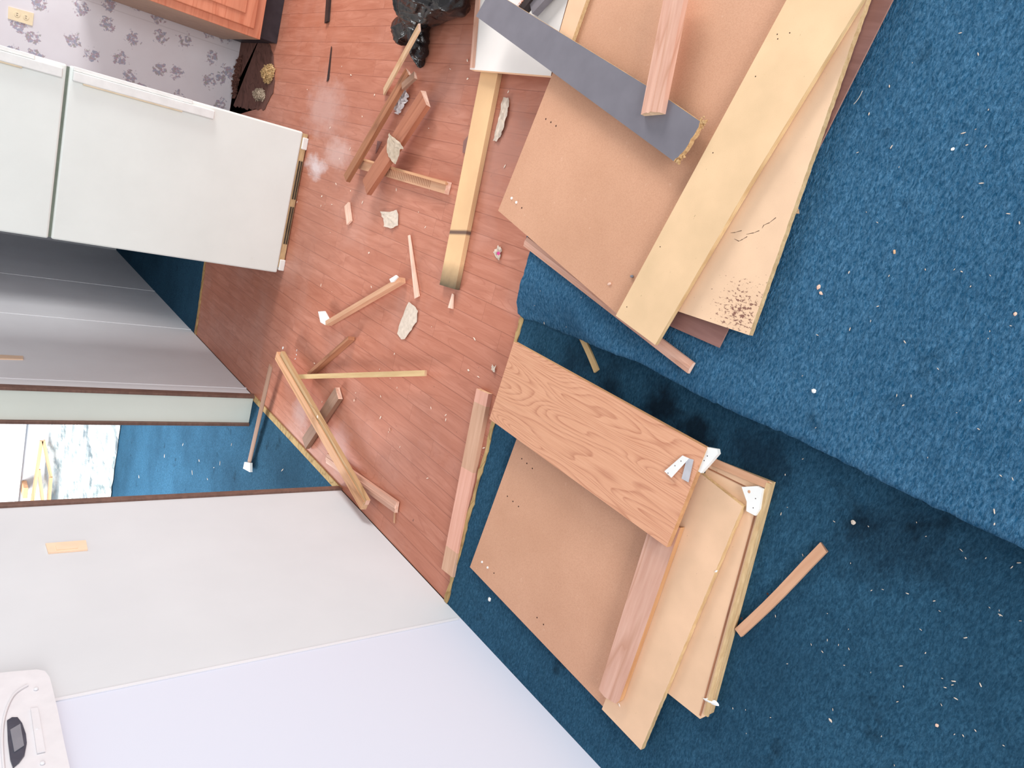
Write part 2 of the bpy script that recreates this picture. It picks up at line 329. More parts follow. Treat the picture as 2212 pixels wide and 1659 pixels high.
M['batten'] = wallpaint('white_batten', (228, 228, 232), (228, 228, 232))
def paper():
    t = NT('floral_wallpaper', .7, .15); x, y, z = t.sep(); cb = t.n('ShaderNodeCombineXYZ'); t.l(x, cb.inputs[0]); t.l(z, cb.inputs[1])
    v = t.n('ShaderNodeTexVoronoi', voronoi_dimensions='2D'); v.inputs['Scale'].default_value = 7.0; v.inputs['Randomness'].default_value = .75; t.l(cb.outputs[0], v.inputs['Vector'])
    n = t.noise(cb.outputs[0], 46, 3, .6, .5); n2 = t.noise(cb.outputs[0], 60, 2, .5); base = t.noise(cb.outputs[0], 3, 3)
    c = t.ramp(base, [(.3, (230, 224, 230)), (.7, (240, 236, 242))])
    near = t.ramp(v.outputs['Distance'], [(.18, WHT), (.44, BLK)])
    k = t.ramp(t.math('ADD', t.math('MULTIPLY', near, .32), n), [(.73, BLK), (.80, (.65, .65, .65, 1))])
    fl = t.ramp(n2, [(.38, (118, 126, 156)), (.47, (146, 150, 176)), (.53, (164, 92, 122)), (.62, (124, 130, 118))])
    c = t.mix(k, c, fl); sm = t.math('FRACT', t.math('DIVIDE', t.math('ADD', x, .1), .53)); c = t.mix(t.ramp(sm, [(.0, (.5, .5, .5, 1)), (.012, BLK)]), c, (190, 182, 186)); return t.col(c)
M['paperw'] = paper()
M['fridge'] = whiteboard('aged_white_enamel', (238, 244, 240), .35, (205, 196, 170))
M['fridgetrim'] = plain('white_enamel_trim', (236, 238, 236), .4)
M['yellowed'] = plain('yellowed_plastic', (236, 220, 190), .5, .3, 10, 14)
M['gasket'] = plain('grey_green_door_gasket', (120, 128, 116), .6)
M['bodygrey'] = plain('fridge_cabinet_metal', (205, 208, 200), .5)
M['grille'] = wood('rusty_beige_grille', (186, 152, 112), (216, 186, 142), .7, 12, .2)
M['slot'] = plain('dark_slot', (74, 62, 52), .9)
M['black'] = plain('black_toe_kick', (48, 40, 46), .5)
M['cab'] = wood('orange_oak_cabinet', (208, 130, 100), (222, 148, 118), .45, 9, .09, (186, 106, 78))
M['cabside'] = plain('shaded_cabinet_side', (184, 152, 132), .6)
M['shade_dirt'] = wood('shaded_dirty_floor', (104, 70, 62), (128, 88, 78), .8, 12, .3, (70, 46, 40), .5)  # dark brown of dirty bare floor with the wall-foot shade mixed in
M['almond'] = plain('almond_plastic', (246, 214, 184), .4, .4, 4)
M['ivory'] = plain('ivory_plastic', (246, 226, 190), .4, .4, 4)
def bagmat():
    t = NT('black_bin_liner', .24, .55); v = t.n('ShaderNodeTexVoronoi'); v.feature = 'SMOOTH_F1'; v.inputs['Scale'].default_value = 17; t.l(t.vec((1, 1, .6)), v.inputs['Vector'])
    n = t.noise(t.vec((1, .5, 1)), 24, 3, .6, 2.0); t.bump(t.math('ADD', v.outputs['Distance'], t.math('MULTIPLY', n, 1.2)), .3, .012); return t.col((20, 17, 19))
M['bag'] = bagmat()
def clearmat():
    t = NT('clear_plastic_film', .15, .6); t.b.inputs['Transmission Weight'].default_value = .25; t.b.inputs['IOR'].default_value = 1.2; return t.col((236, 228, 228))
M['clear'] = clearmat()
def emis(name, c, st):
    t = NT(name); t.b.inputs['Emission Color'].default_value = lin(c); t.b.inputs['Emission Strength'].default_value = st; return t.col(c)
M['winglow'] = emis('daylit_window_pane', (255, 255, 255), 1.6)
def marble():
    t = NT('crinkled_floral_sheet', .35, .4); n = t.noise(t.co, 7, 3, .5, 1.2); f = t.noise(t.vec((1, 1, 1)), 14, 3, .6, 2)
    c = t.ramp(n, [(.35, (226, 228, 224)), (.55, (214, 218, 214)), (.7, (178, 190, 188))]); t.bump(f, .3, .02); return t.col(c)
M['marble'] = marble()
M['unit'] = plain('off_white_unit_plastic', (222, 219, 222), .4, .4, 4)
M['dark'] = plain('dark_glass', (60, 66, 80), .2, .5, 8, 30)
M['lcd'] = plain('grey_display', (128, 128, 136), .3, .4, 5, 20)
M['pinkdot'] = plain('pink_thread', (214, 70, 140), .8)

# ---------------------------------------------------------------- structure
XW = -1.44
struct('floor', (XW, 1.79, -.04), (2.4, 5.12, 0), M['vinyl'])
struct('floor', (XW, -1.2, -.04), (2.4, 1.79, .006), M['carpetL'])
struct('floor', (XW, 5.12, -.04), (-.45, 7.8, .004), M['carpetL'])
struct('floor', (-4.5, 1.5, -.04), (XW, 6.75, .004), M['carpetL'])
struct('wall_left', (XW - .16, -1.2, 0), (XW, 2.70, 2.3), M['wallnear'])
struct('wall_left', (XW - .16, 3.885, 0), (XW, 7.8, 2.3), M['wallhall'])
struct('wall_left', (XW - .16, 2.70, 2.05), (XW, 3.885, 2.3), M['wallnear'])
struct('wall_far', (-.45, 5.12, 0), (2.4, 5.24, 2.3), M['paperw'])
struct('wall_hall_right', (-.45, 5.24, 0), (-.33, 7.8, 2.3), M['wallhall'])
struct('wall_hall_end', (XW - .16, 7.8, 0), (-.33, 7.9, 2.3), M['wallhall'])
struct('wall_bedroom_far', (-4.5, 6.75, 0), (XW - .16, 6.85, 2.3), M['wallnear'])
struct('ceiling', (XW - .16, 5.12, 2.3), (-.33, 7.9, 2.36), M['wallnear'])
# door casing (brown) and cream jamb of the doorway
dj = empty('door_1', (XW, 3.3, 0)); dj['kind'] = 'structure'
boxo('jamb', (XW - .158, 3.872, .006), (XW - .002, 3.884, 2.04), M['jamb'], dj)
boxo('casing', (XW - .004, 3.855, .0), (XW + .010, 3.905, 2.06), M['brtrim'], dj, .002)
boxo('casing', (XW - .175, 3.855, .006), (XW - .159, 3.90, 2.06), M['brtrim'], dj, .002)
boxo('casing', (XW - .01, 2.694, .0), (XW + .010, 2.722, 2.06), M['brtrim'], dj, .002)
boxo('threshold', (XW - .022, 2.70, .0), (XW + .010, 3.875, .006), M['tack'], dj, .001)
for i, y in enumerate((4.018, 5.193, 6.25)):
    struct('trim_%d' % (i + 1), (XW - .001, y - .008, 0), (XW + .003, y + .008, 2.3), M['wallhall'])
struct('trim_4', (XW - .001, 1.684, 0.02), (XW + .003, 1.694, 2.3), M['batten'])
# glue-stained strips where vinyl meets carpet
def ragged(name, pts, th, m, seed):
    o = slab3(name, [Vector(p) for p in pts], th, m, jag=(0, 2), amp=.003, step=.02, wave=.002, seed=seed); o['kind'] = 'structure'; return o
ragged('trim_5', [(XW + .002, 1.782, .0095), (-.35, 1.79, .0095), (-.35, 1.806, .0095), (XW + .002, 1.80, .0095)], .0035, M['tack'], 4)
ragged('trim_6', [(XW + .002, 5.06, .006), (-.6, 5.14, .006), (-.6, 5.165, .006), (XW + .002, 5.085, .006)], .0055, M['tack'], 9)
# dark patch by the wallpapered wall: mostly painted-in shade, some dirt and missing vinyl
o = slab3('floor', [Vector((.03, 5.115, .003)), P(492, 222, .003), P(530, 236, .003), P(572, 236, .003), P(590, 200, .003), P(594, 150, .003), P(584, 100, .003), P(560, 72, .003), Vector((.6, 5.115, .003))], .0025, M['shade_dirt'], jag=(1, 2, 3, 4, 5, 6), amp=.01, step=.03, seed=6)
o['kind'] = 'structure'
# bedroom beyond the doorway: window and crinkled sheet on its far wall
wn = empty('window_1', (-3.2, 6.74, 0)); wn['kind'] = 'structure'
boxo('pane', (-4.4, 6.735, .74), (-2.0, 6.748, 2.2), M['winglow'], wn)
boxo('sill', (-4.4, 6.71, .715), (-2.0, 6.75, .74), M['wallnear'], wn)
bm = bmesh.new(); nx, nz = 60, 26; V = []
for j in range(nz + 1):
    for i in range(nx + 1):
        x = -4.0 + 2.35 * i / nx; z = .012 + .54 * j / nz; d = abs(noise.noise(Vector((x * 5 + z * 4, z * 9 - x * 2, 0)))) * .05 + abs(noise.noise(Vector((x * 14, z * 17, 3)))) * .02
        V.append(bm.verts.new((x, 6.70 - d, z)))
for j in range(nz):
    for i in range(nx):
        a = j * (nx + 1) + i; bm.faces.new((V[a], V[a + 1], V[a + nx + 2], V[a + nx + 1]))
o = link('plastic_sheet', bm, M['marble']); s = o.modifiers.new('s', 'SOLIDIFY'); s.thickness = .003
tag(o, 'crinkled white floral sheet covering the foot of the bedroom wall beyond the doorway', 'sheet')
# pale wooden frame piece fixed against the bright wall
r_ = empty('wooden_frame', PY(90, 1000, 6.62), 'pale wooden bracket frame against the bright wall, seen through the doorway', 'frame')
q = lambda x, y: PY(x, y, 6.6)
for a, b, wd in (((86, 952), (62, 1110), .03), ((90, 952), (106, 1030), .03), ((106, 1030), (100, 1110), .04), ((80, 1015), (92, 1110), .028)):
    stick3('rail', q(*a), q(*b), wd * .7, .025, M['orange'], r_, bev=.002)
boxo('wall_plate', (-3.45, 6.61, .665), (-3.35, 6.749, .70), M['orange'], r_, .003)

# ---------------------------------------------------------------- upper carpet lying over the floor carpet
ZC = .085
edge_px = [(2700, 1400), (2400, 1277), (2212, 1187), (2050, 1112), (1900, 1040), (1790, 984), (1700, 940), (1600, 898), (1500, 851), (1440, 817), (1380, 784), (1320, 762), (1270, 741), (1220, 722), (1175, 702), (1150, 692), (1130, 690), (1115, 676), (1113, 655), (1120, 628), (1127, 596), (1136, 560), (1146, 528)]
def zc_at(x, y):   # carpet rides up on the loose folds beneath it
    t = min(1, max(0, (x + .36) / .14 + max(0, 1.55 - y) * 3.2)); t = t * t * (3 - 2 * t)
    return .020 + (ZC - .020) * t
E = []
for (x, y) in edge_px:
    p = P(x, y, .04); z = zc_at(p.x, p.y); p = P(x, y, z); E.append(p)
E += [Vector((-.12, 1.80, .03)), Vector((.1, 1.79, .04)), Vector((.5, 1.79, .05)), Vector((1.0, 1.79, .05)), Vector((1.7, 1.78, .05)), Vector((1.7, .6, .05)), Vector((1.7, -.9, .05)), Vector((.8, -.9, .05)), Vector((.1, -.8, .05))]
def resample(pts, step):
    out = []
    for i in range(len(pts)):
        a, b = pts[i], pts[(i + 1) % len(pts)]; n = max(1, int((b - a).length / step))
        for j in range(n): out.append(a.lerp(b, j / n))
    return out
Q = resample(E, .016); ctr = Vector((.75, .8, .06)); bm = bmesh.new(); rings = []
fr = [0, .006, .015, .03, .05, .08, .12, .17, .23, .30, .38, .47, .57, .68, .8, .9]
for k, t in enumerate(fr):
    rg = []
    for i, p in enumerate(Q):
        v = p.lerp(ctr, t); rag = noise.noise(Vector((i * .9, 0, 0))) * .004 * (1 if k == 0 else 0)
        z = zc_at(v.x, v.y) + .0015 * noise.noise(Vector((v.x * 9, v.y * 9, 0))); z -= .006 * (1 - min(1, t / .015)) ** 2
        rg.append(bm.verts.new((v.x + rag, v.y + rag, z)))
    rings.append(rg)
n = len(Q)
for a, b in zip(rings, rings[1:]):
    for i in range(n): bm.faces.new((a[i], a[(i + 1) % n], b[(i + 1) % n], b[i]))
cv = bm.verts.new((ctr.x, ctr.y, zc_at(ctr.x, ctr.y)))
for i in range(n): bm.faces.new((rings[-1][i], rings[-1][(i + 1) % n], cv))
lowr = [bm.verts.new((v.co.x, v.co.y, max(.008, v.co.z - .012))) for v in rings[0]]
for i in range(n): bm.faces.new((rings[0][i], lowr[i], lowr[(i + 1) % n], rings[0][(i + 1) % n]))
in1 = [bm.verts.new((v.co + (ctr - v.co) * .10 - Vector((0, 0, .014)))) for v in rings[0]]
for i in range(n): bm.faces.new((lowr[i], in1[i], in1[(i + 1) % n], lowr[(i + 1) % n]))
in2 = [bm.verts.new(((v.co + (ctr - v.co) * .12).x, (v.co + (ctr - v.co) * .12).y, .0065)) for v in rings[0]]
for i in range(n): bm.faces.new((in1[i], in2[i], in2[(i + 1) % n], in1[(i + 1) % n]))
bm.faces.new(in2)
up = link('carpet', bm, M['carpetU'], smooth=True)
tag(up, 'loose bright blue carpet with ragged edge, lying under the upper board pile', 'carpet')
zu = lambda px, py: zc_at(P(px, py, .05).x, P(px, py, .05).y)

# ---------------------------------------------------------------- refrigerator
X0, X1, YF = -.695, .050, 3.80
fg = empty('refrigerator', ((X0 + X1) / 2, YF + .3, 0), 'old white top-freezer refrigerator with yellowed handles standing in the kitchen', 'refrigerator')
boxo('body', (X0 + .01, YF + .07, .03), (X1 - .005, YF + .62, 1.58), M['bodygrey'], fg, .01)
boxo('gasket', (X0 + .012, YF + .045, .07), (X1 - .012, YF + .07, 1.56), M['gasket'], fg)
d1 = boxo('refrigerator_door', (X0, YF, .034), (X1, YF + .045, 1.074), M['fridge'], fg, .008)
d2 = boxo('freezer_door', (X0, YF, 1.085), (X1, YF + .045, 1.58), M['fridge'], fg, .008)
boxo('door_seam', (X0 + .006, YF + .012, 1.068), (X1 - .006, YF + .05, 1.09), M['gasket'], fg)
for par, z0, z1 in ((d1, .48, 1.062), (d2, 1.10, 1.5)):
    h = boxo('handle', (X1 - .058, YF - .022, z0), (X1 - .018, YF - .001, z1), M['fridgetrim'], par, .004)
    boxo('handle_insert', (X1 - .064, YF - .018, z0 + .14), (X1 - .057, YF - .001, z1 - .04), M['yellowed'], h, .002)
    boxo('edge_strip', (X1 - .017, YF - .010, z0 + .10), (X1 + .001, YF + .001, z1), M['fridgetrim'], par, .003)
g = boxo('kick_grille', (X0 + .03, YF + .004, .004), (X1 - .006, YF + .03, .034), M['grille'], fg, .002)
for a, b in ((X0 + .16, X0 + .36), (X0 + .40, X0 + .60)):
    for z in (.008, .020): boxo('louver_slot', (a, YF + .0015, z), (b, YF + .006, z + .008), M['slot'], g)
for x in (X0 + .045, X1 - .055): boxo('foot', (x - .03, YF - .004, .0), (x + .03, YF + .05, .030), M['plasticw'], fg, .004)

# ---------------------------------------------------------------- kitchen base cabinet
cb_ = empty('base_cabinet', (.9, 4.8, 0), 'orange oak kitchen base cabinet with black toe kick against the wallpapered wall', 'cabinet')
boxo('carcass', (.475, 4.47, .11), (1.7, 5.115, .90), M['cabside'], cb_, .002)
boxo('face_frame', (.475, 4.45, .11), (1.7, 4.47, .90), M['cab'], cb_, .002)
boxo('toe_kick', (.49, 4.49, .001), (1.7, 5.10, .112), M['black'], cb_)
dr = boxo('door', (.515, 4.432, .155), (.93, 4.45, .72), M['cab'], cb_, .004)
boxo('raised_panel', (.575, 4.424, .215), (.87, 4.433, .66), M['cab'], dr, .006)
dr = boxo('door', (.96, 4.432, .155), (1.4, 4.45, .72), M['cab'], cb_, .004)
boxo('raised_panel', (1.02, 4.424, .215), (1.34, 4.433, .66), M['cab'], dr, .006)
boxo('drawer_front', (.515, 4.432, .75), (.93, 4.45, .87), M['cab'], cb_, .004)

# ---------------------------------------------------------------- wall fittings
def plate_px(name, pts3, th, m, label, cat, n):
    o = slab3(name, pts3, th, m, bev=.0015, edge_mi=0)
    o.location += Vector(n) * th; return tag(o, label, cat)
o = plate_px('light_switch', [PX(98, 1177, XW), PX(185, 1170, XW), PX(189, 1190, XW), PX(104, 1197, XW)], .006, M['almond'], 'almond rocker light switch plate on the white wall left of the doorway', 'switch', (1, 0, 0))
pts = [PX(120, 1180, XW + .006), PX(166, 1176, XW + .006), PX(168, 1185, XW + .006), PX(122, 1189, XW + .006)]
r_ = slab3('rocker', pts, .003, M['almond'], parent=o, bev=.001); r_.location += Vector((.003, 0, 0))
o = plate_px('light_switch', [PX(-30, 767, XW), PX(50, 771, XW), PX(50, 778, XW), PX(-30, 776, XW)], .006, M['almond'], 'small tan switch plate on the grey hall wall right of the doorway', 'switch', (1, 0, 0))
o = plate_px('electrical_outlet', [PY(18, 14, 5.12), PY(73, 29, 5.12), PY(70, 56, 5.12), PY(17, 40, 5.12)], .006, M['ivory'], 'ivory duplex outlet on the floral wallpaper above the refrigerator handle', 'outlet', (0, -1, 0))
for cx_, cy_ in ((37, 31), (56, 37)):
    c = PY(cx_, cy_, 5.113); bm = bmesh.new(); bmesh.ops.create_cone(bm, cap_ends=True, segments=20, radius1=.014, radius2=.013, depth=.004)
    rc = link('socket', bm, M['ivory'], o, Matrix.Translation(c) @ Matrix.Rotation(math.pi / 2, 4, 'X'))
    for s in (-.005, .005): boxo('slot', (c.x + s - .001, c.y - .003, c.z - .004), (c.x + s + .001, c.y - .0015, c.z + .004), M['screwhole'], rc)
# wall control unit
t0 = .045; X2 = XW + t0
cu = empty('wall_control_unit', (XW, 1.6, 1.3), 'white rounded wall thermostat unit with dark oval window, on the white wall', 'thermostat')
out = [(-150, 1700), (-150, 1475), (-40, 1458), (20, 1451), (80, 1446), (97, 1449), (107, 1462), (112, 1480), (124, 1530), (138, 1600), (160, 1700)]
o = slab3('housing', [PX(x, y, X2) for x, y in out], t0, M['unit'], parent=cu, bev=.008, edge_mi=0)
arc = [(12, 1700), (6, 1640), (4, 1590), (8, 1550), (20, 1515), (36, 1492), (60, 1480)]
for a, b in zip(arc, arc[1:]): pass
def tomesh(o, parent=None):
    bpy.context.view_layer.update(); dg = bpy.context.evaluated_depsgraph_get(); nm = o.name
    me = bpy.data.meshes.new_from_object(o.evaluated_get(dg)); mw = o.matrix_world.copy(); bpy.data.objects.remove(o)
    q = bpy.data.objects.new(nm, me); C.objects.link(q); q.matrix_world = mw
    if parent: q.parent = parent; q.matrix_parent_inverse = parent.matrix_basis.inverted()
    return q
def tube(name, pts, r, m, parent=None, ns=8):
    cu_ = bpy.data.curves.new(name, 'CURVE'); cu_.dimensions = '3D'; cu_.bevel_depth = r; cu_.bevel_resolution = 2; sp = cu_.splines.new('NURBS'); sp.points.add(len(pts) - 1)
    for i, p in enumerate(pts): sp.points[i].co = (*p, 1)
    sp.use_endpoint_u = True; sp.order_u = 3; dg = bpy.data.objects.new(name, cu_); C.objects.link(dg); cu_.materials.append(m)
    return tomesh(dg, parent)
tube('rim', [PX(x, y, X2 + .002) for x, y in arc], .003, M['unit'], cu)
lens = [(15, 1556), (26, 1549), (38, 1549), (48, 1562), (56, 1585), (58, 1604), (53, 1630), (42, 1645), (28, 1657), (22, 1640), (17, 1600)]
ln = slab3('display_window', [PX(x, y, X2 + .004) for x, y in lens], .004, M['dark'], parent=cu, bev=.001)
slab3('screen', [PX(x, y, X2 + .006) for x, y in ((22, 1576), (44, 1563), (52, 1610), (31, 1624))], .003, M['lcd'], parent=ln, bev=.0005)
slab3('label_panel', [PX(x, y, X2 + .004) for x, y in ((66, 1530), (82, 1528), (98, 1622), (80, 1626))], .003, M['unit'], parent=cu, bev=.001)
for x, y in ((80, 1576), (92, 1648), (78, 1488)):
    blob('button', PX(x, y, X2 + .002), (.006, .010, .010), M['batten'], parent=cu, rough=.1)

# ---------------------------------------------------------------- upper board pile
def thing(o, label, cat, group=None): return tag(o, label, cat, group)
z = ZC
thing(slab('hardboard_sheet', [(1553, 751), (1405, 686), (1700, -160), (2008, -160)], z + .010, .004, [M['hardboard'], M['hardedge']], axis=2),
      'dark brown hardboard sheet at the bottom of the upper board pile on blue carpet', 'board')
bp = [(1840, -150), (1925, -150), (1718, 440), (1618, 724), (1442, 665)]; b3 = [P(x, y, z + .030) for x, y in bp]; q_ = frame(b3, b3[4] - b3[3]).inverted() @ P(1595, 672, z + .03)
M['stained'] = mdf('stained_fibreboard', (238, 202, 168), (200, 150, 110), .25, dirt=(q_.x, q_.y, .12), dirtf=.69)
b_ = slab3('fibreboard', b3, .016, [M['stained'], M['edge']], axis=3, jag=(1, 2), amp=.0006, step=.008)
def cracks(par, pts, zz, wd=.0014):
    for a, b in zip(pts, pts[1:]): stick3('crack', P(*a, zz), P(*b, zz), wd, .0006, M['screwhole'], par, taper=(1, .4))
cracks(b_, [(1676, 470), (1662, 481), (1650, 486), (1646, 493)], z + .0303)
cracks(b_, [(1640, 498), (1628, 503), (1612, 506)], z + .0303); cracks(b_, [(1614, 511), (1604, 517), (1596, 521), (1586, 516)], z + .0303); cracks(b_, [(1602, 498), (1588, 502), (1578, 503)], z + .0303)
thing(b_, 'pale fibreboard with dark speckled stains and cracks on its corner, lying on the blue carpet', 'board')
thing(slab('panel', [(1076, 455), (1190, 168), (1310, -150), (1790, -150), (1372, 712)], z + .032, .012, [M['brown'], M['brownedge']], axis=1, bev=.001),
      'large tan textured panel under the charcoal board in the upper pile', 'panel')
big = bpy.data.objects['panel']
def dots(parent, pts, z, r, m, name, h=.0015):
    for i, (x, y) in enumerate(pts):
        bm = bmesh.new(); bmesh.ops.create_cone(bm, cap_ends=True, segments=12, radius1=r, radius2=r * .8, depth=h)
        link(name, bm, m, parent, Matrix.Translation(P(x, y, z + h / 2 - .0002)))
dots(big, [(1179, 257), (1190, 264), (1201, 272), (1127, 449)], z + .032, .0028, M['screwhole'], 'peg_hole', .0008)
dots(big, [(1105, 428), (1115, 437)], z + .032, .0045, M['plasticw'], 'shelf_peg', .003)
yb = slab('fibreboard', [(1330, 682), (1780, -150), (1940, -150), (1862, 0), (1618, 398), (1415, 745)], z + .052, .0095, [M['yellow'], M['edge']], axis=0, bev=.001)
thing(yb, 'long pale yellow fibreboard plank running diagonally across the upper pile', 'board')
l2 = slab('lower_ply', [(1334, 684), (1782, -150), (1936, -150), (1865, 0), (1622, 398), (1418, 743)], z + .0415, .009, [M['yellow'], M['edge']], parent=yb, axis=0, bev=.001)
dots(yb, [(1679, 74), (1680, 84), (1706, 71), (1632, 165), (1540, 330), (1426, 533), (1354, 663)], z + .052, .0016, M['screwhole'], 'nail_hole', .0006)
gb = slab('shelf_board', [(1028, 35), (1060, -22), (1437, 210), (1512, 262), (1503, 285), (1492, 300), (1478, 325), (1455, 348)], z + .072, .015, [M['grey'], M['chip']], axis=0, jag=(3, 4, 5, 6), amp=.0018, step=.006, wave=.002)
thing(gb, 'charcoal laminate board with a splintered chipboard end, lying across the tan panel', 'board')
# frayed chipboard lip on the broken end
bm = bmesh.new(); rnd = random.Random(2)
for i in range(150):
    t = rnd.random(); a = P(1514, 260, z + .068); b = P(1456, 349, z + .068); c = a.lerp(b, t) + Vector((rnd.uniform(-.004, .010), rnd.uniform(-.010, .002), rnd.uniform(-.012, .001)))
    s = rnd.uniform(.002, .006); r4 = bmesh.ops.create_icosphere(bm, subdivisions=1, radius=s)
    for v in r4['verts']: v.co = Vector((v.co.x * rnd.uniform(.5, 1.2), v.co.y * rnd.uniform(.5, 1.2), v.co.z * .7)) + c
link('frayed_core', bm, M['chip'], gb)
ws = slab('laminated_panel', [(1015, 150), (1036, -20), (1232, -20), (1205, 78), (1190, 164)], [.045, .045, .075, .075, .075], .022, [M['white'], M['raw']], axis=0, bev=.001)
thing(ws, 'white laminated cabinet panel with a raw yellow edge, under the charcoal board', 'panel')
thing(slab('trim_strip', [(1015, 146), (1032, -60), (1040, -60), (1024, 146)], .050, .007, M['pink'], axis=0), 'thin pink trim strip along the side of the white laminated panel', 'strip')
thing(slab('fibreboard_strip', [(1196, 112), (1246, -60), (1288, -60), (1228, 108)], z + .046, .013, [M['raw'], M['edge']], axis=1), 'narrow raw fibreboard strip between the white panel and the tan panel', 'strip')
# hammer
hm = empty('hammer', P(1150, 0, .09), 'black-handled hand tool with orange lettering lying on the white panel', 'tool')
stick3('handle', P(1118, 26, .112), P(1165, -35, .112), .030, .026, M['darkstick'], hm, bev=.008)
hd = stick3('grip_collar', P(1146, 16, .104), P(1215, -60, .104), .05, .024, M['toolgrey'], hm, bev=.009)
tc = bpy.data.curves.new('lettering', 'FONT'); tc.body = 'XTAN'; tc.size = .016; tc.extrude = .0003
to = bpy.data.objects.new('lettering', tc); C.objects.link(to); tc.materials.append(plain('orange_print', (226, 150, 120), .6))
a, b = P(1117, 20, .1128), P(1150, -24, .1128); exx = (b - a).normalized(); up_ = Vector((0, 0, 1)); eyy = up_.cross(exx)
to.matrix_world = Matrix(((exx.x, eyy.x, 0, a.x), (exx.y, eyy.y, 0, a.y), (0, 0, 1, a.z), (0, 0, 0, 1)))
to = tomesh(to, hm)
# fluted face-frame moulding on top
flute = [(-.5, -1), (.5, -1), (.5, -.42), (.42, -.30), (.12, 0), (.04, -.10), (-.06, -.10), (-.14, 0), (-.3, -.02), (-.42, -.24), (-.5, -.35)]
thing(stick('moulding', (1401, 240), (1456, -40), z + .098, z + .098, 44, .026, [M['pink'], M['pale']], prof=flute, jag=(.004, .01), seed=5),
      'rough pinkish oak moulding with a broken end, resting on the charcoal board', 'moulding')
grv = [(-.5, -1), (.5, -1), (.5, -.25), (.18, -.1), (.12, 0), (-.12, 0), (-.18, -.1), (-.5, -.25)]
thing(stick('moulding', (1133, 521), (1490, 795), z + .017, z + .018, 23, .012, [M['pink'], M['splint']], prof=grv, seed=6),
      'pinkish grooved moulding strip sticking out from under the large tan panel', 'moulding')
thing(stick('timber', (1060, 140), (966, 620), .020, .020, 36, .019, [M['post'], M['post']], seed=8, bev=.001),
      'pale yellow timber length with a scorched black end on the vinyl floor', 'timber')
# ---------------------------------------------------------------- lower board pile
pn = slab('panel', [(1015, 1225), (1140, 882), (1440, 1140), (1312, 1536)], .022, .014, [M['brown'], M['brownedge']], axis=0)
thing(pn, 'tan textured panel at the bottom of the lower pile, beside the white wall', 'panel')
dots(pn, [(1127, 991), (1138, 1001), (1150, 1012), (1096, 1072), (1108, 1083), (1120, 1094), (1067, 1238), (1160, 1334), (1174, 1349)], .022, .0026, M['screwhole'], 'peg_hole', .0008)
dots(pn, [(1041, 1214), (1053, 1226)], .022, .0042, M['plasticw'], 'shelf_peg', .003)
fb = slab('fibreboard_door', [(1428, 1486), (1512, 1553), (1534, 1542), (1668, 1042), (1534, 990), (1500, 1090)], .022, .0155, [M['raw'], M['edge']], axis=2)
thing(fb, 'tan fibreboard cabinet door back with a grooved rim, outermost board of the lower pile', 'cabinet door')
stick3('rim', P(1524, 1546, .028), P(1660, 1044, .028), .012, .006, M['edge'], fb, bev=.001)
stick3('rim', P(1656, 1047, .0275), P(1536, 996, .0275), .018, .0055, M['tan'], fb, bev=.001)
stick3('groove', P(1512, 1546, .0232), P(1645, 1060, .0232), .004, .001, M['midbrown'], fb)
stick3('groove', P(1640, 1066, .0232), P(1530, 1012, .0232), .003, .001, M['midbrown'], fb)
bl = blob('foam_block', P(1538, 1516, .024), (.012, .045, .010), M['plasticw'], 3, parent=fb, rz=.35)
fa = slab('fibreboard', [(1300, 1532), (1384, 1620), (1604, 1094), (1500, 1012)], .0395, .016, [M['raw'], M['edge']], axis=1, jag=(1,), amp=.0005, step=.008)
thing(fa, 'light tan fibreboard between the pinkish rail and the grooved cabinet door', 'board')
thing(slab('frame_rail', [(1293, 1490), (1306, 1506), (1330, 1520), (1338, 1514), (1470, 1140), (1405, 1130)], .058, .0175, [M['pink'], M['oakedge']], axis=3),
      'pinkish oak cabinet rail lying under the oak board of the lower pile', 'rail')
ok = slab('shelf_board', [(1110, 738), (1526, 968), (1440, 1182), (1057, 905)], .078, .0175, [M['oak'], M['oakedge']], axis=0, bev=.002)
thing(ok, 'wide oak veneer board with wavy grain on top of the lower pile', 'board')
# hardware on the oak board
br = empty('metal_bracket', P(1478, 1000, .08), 'small white metal corner bracket lying on the oak board', 'bracket')
slab('long_arm', [(1435, 1018), (1474, 984), (1488, 990), (1450, 1032)], .084, .002, M['plasticw'], parent=br, bev=.0004)
slab('short_arm', [(1484, 989), (1498, 993), (1487, 1042), (1472, 1034)], .0815, .002, M['metal'], parent=br, bev=.0004)
dots(br, [(1443, 1022), (1458, 1006), (1471, 996)], .084, .0015, M['screwhole'], 'screw_hole', .0006)
br = slab('plastic_bracket', [(1527, 966), (1549, 970), (1551, 980), (1532, 1002), (1514, 1022), (1508, 1018), (1520, 985)], .074, .012, M['plasticw'], bev=.002)
thing(br, 'white plastic corner bracket jutting from the corner of the oak board', 'bracket')
dots(br, [(1521, 995), (1528, 985)], .074, .0016, M['screwhole'], 'screw_hole', .0006)
br = slab('plastic_bracket', [(1602, 1052), (1634, 1050), (1647, 1056), (1640, 1100), (1631, 1114), (1612, 1104), (1613, 1084)], .036, .010, M['plasticw'], bev=.002)
thing(br, 'white plastic corner bracket with a hole on the grooved cabinet door', 'bracket')
dots(br, [(1618, 1062)], .036, .004, M['tan'], 'screw_hole', .0008)
dots(br, [(1632, 1077), (1627, 1097)], .036, .0014, M['screwhole'], 'screw_hole', .0006)
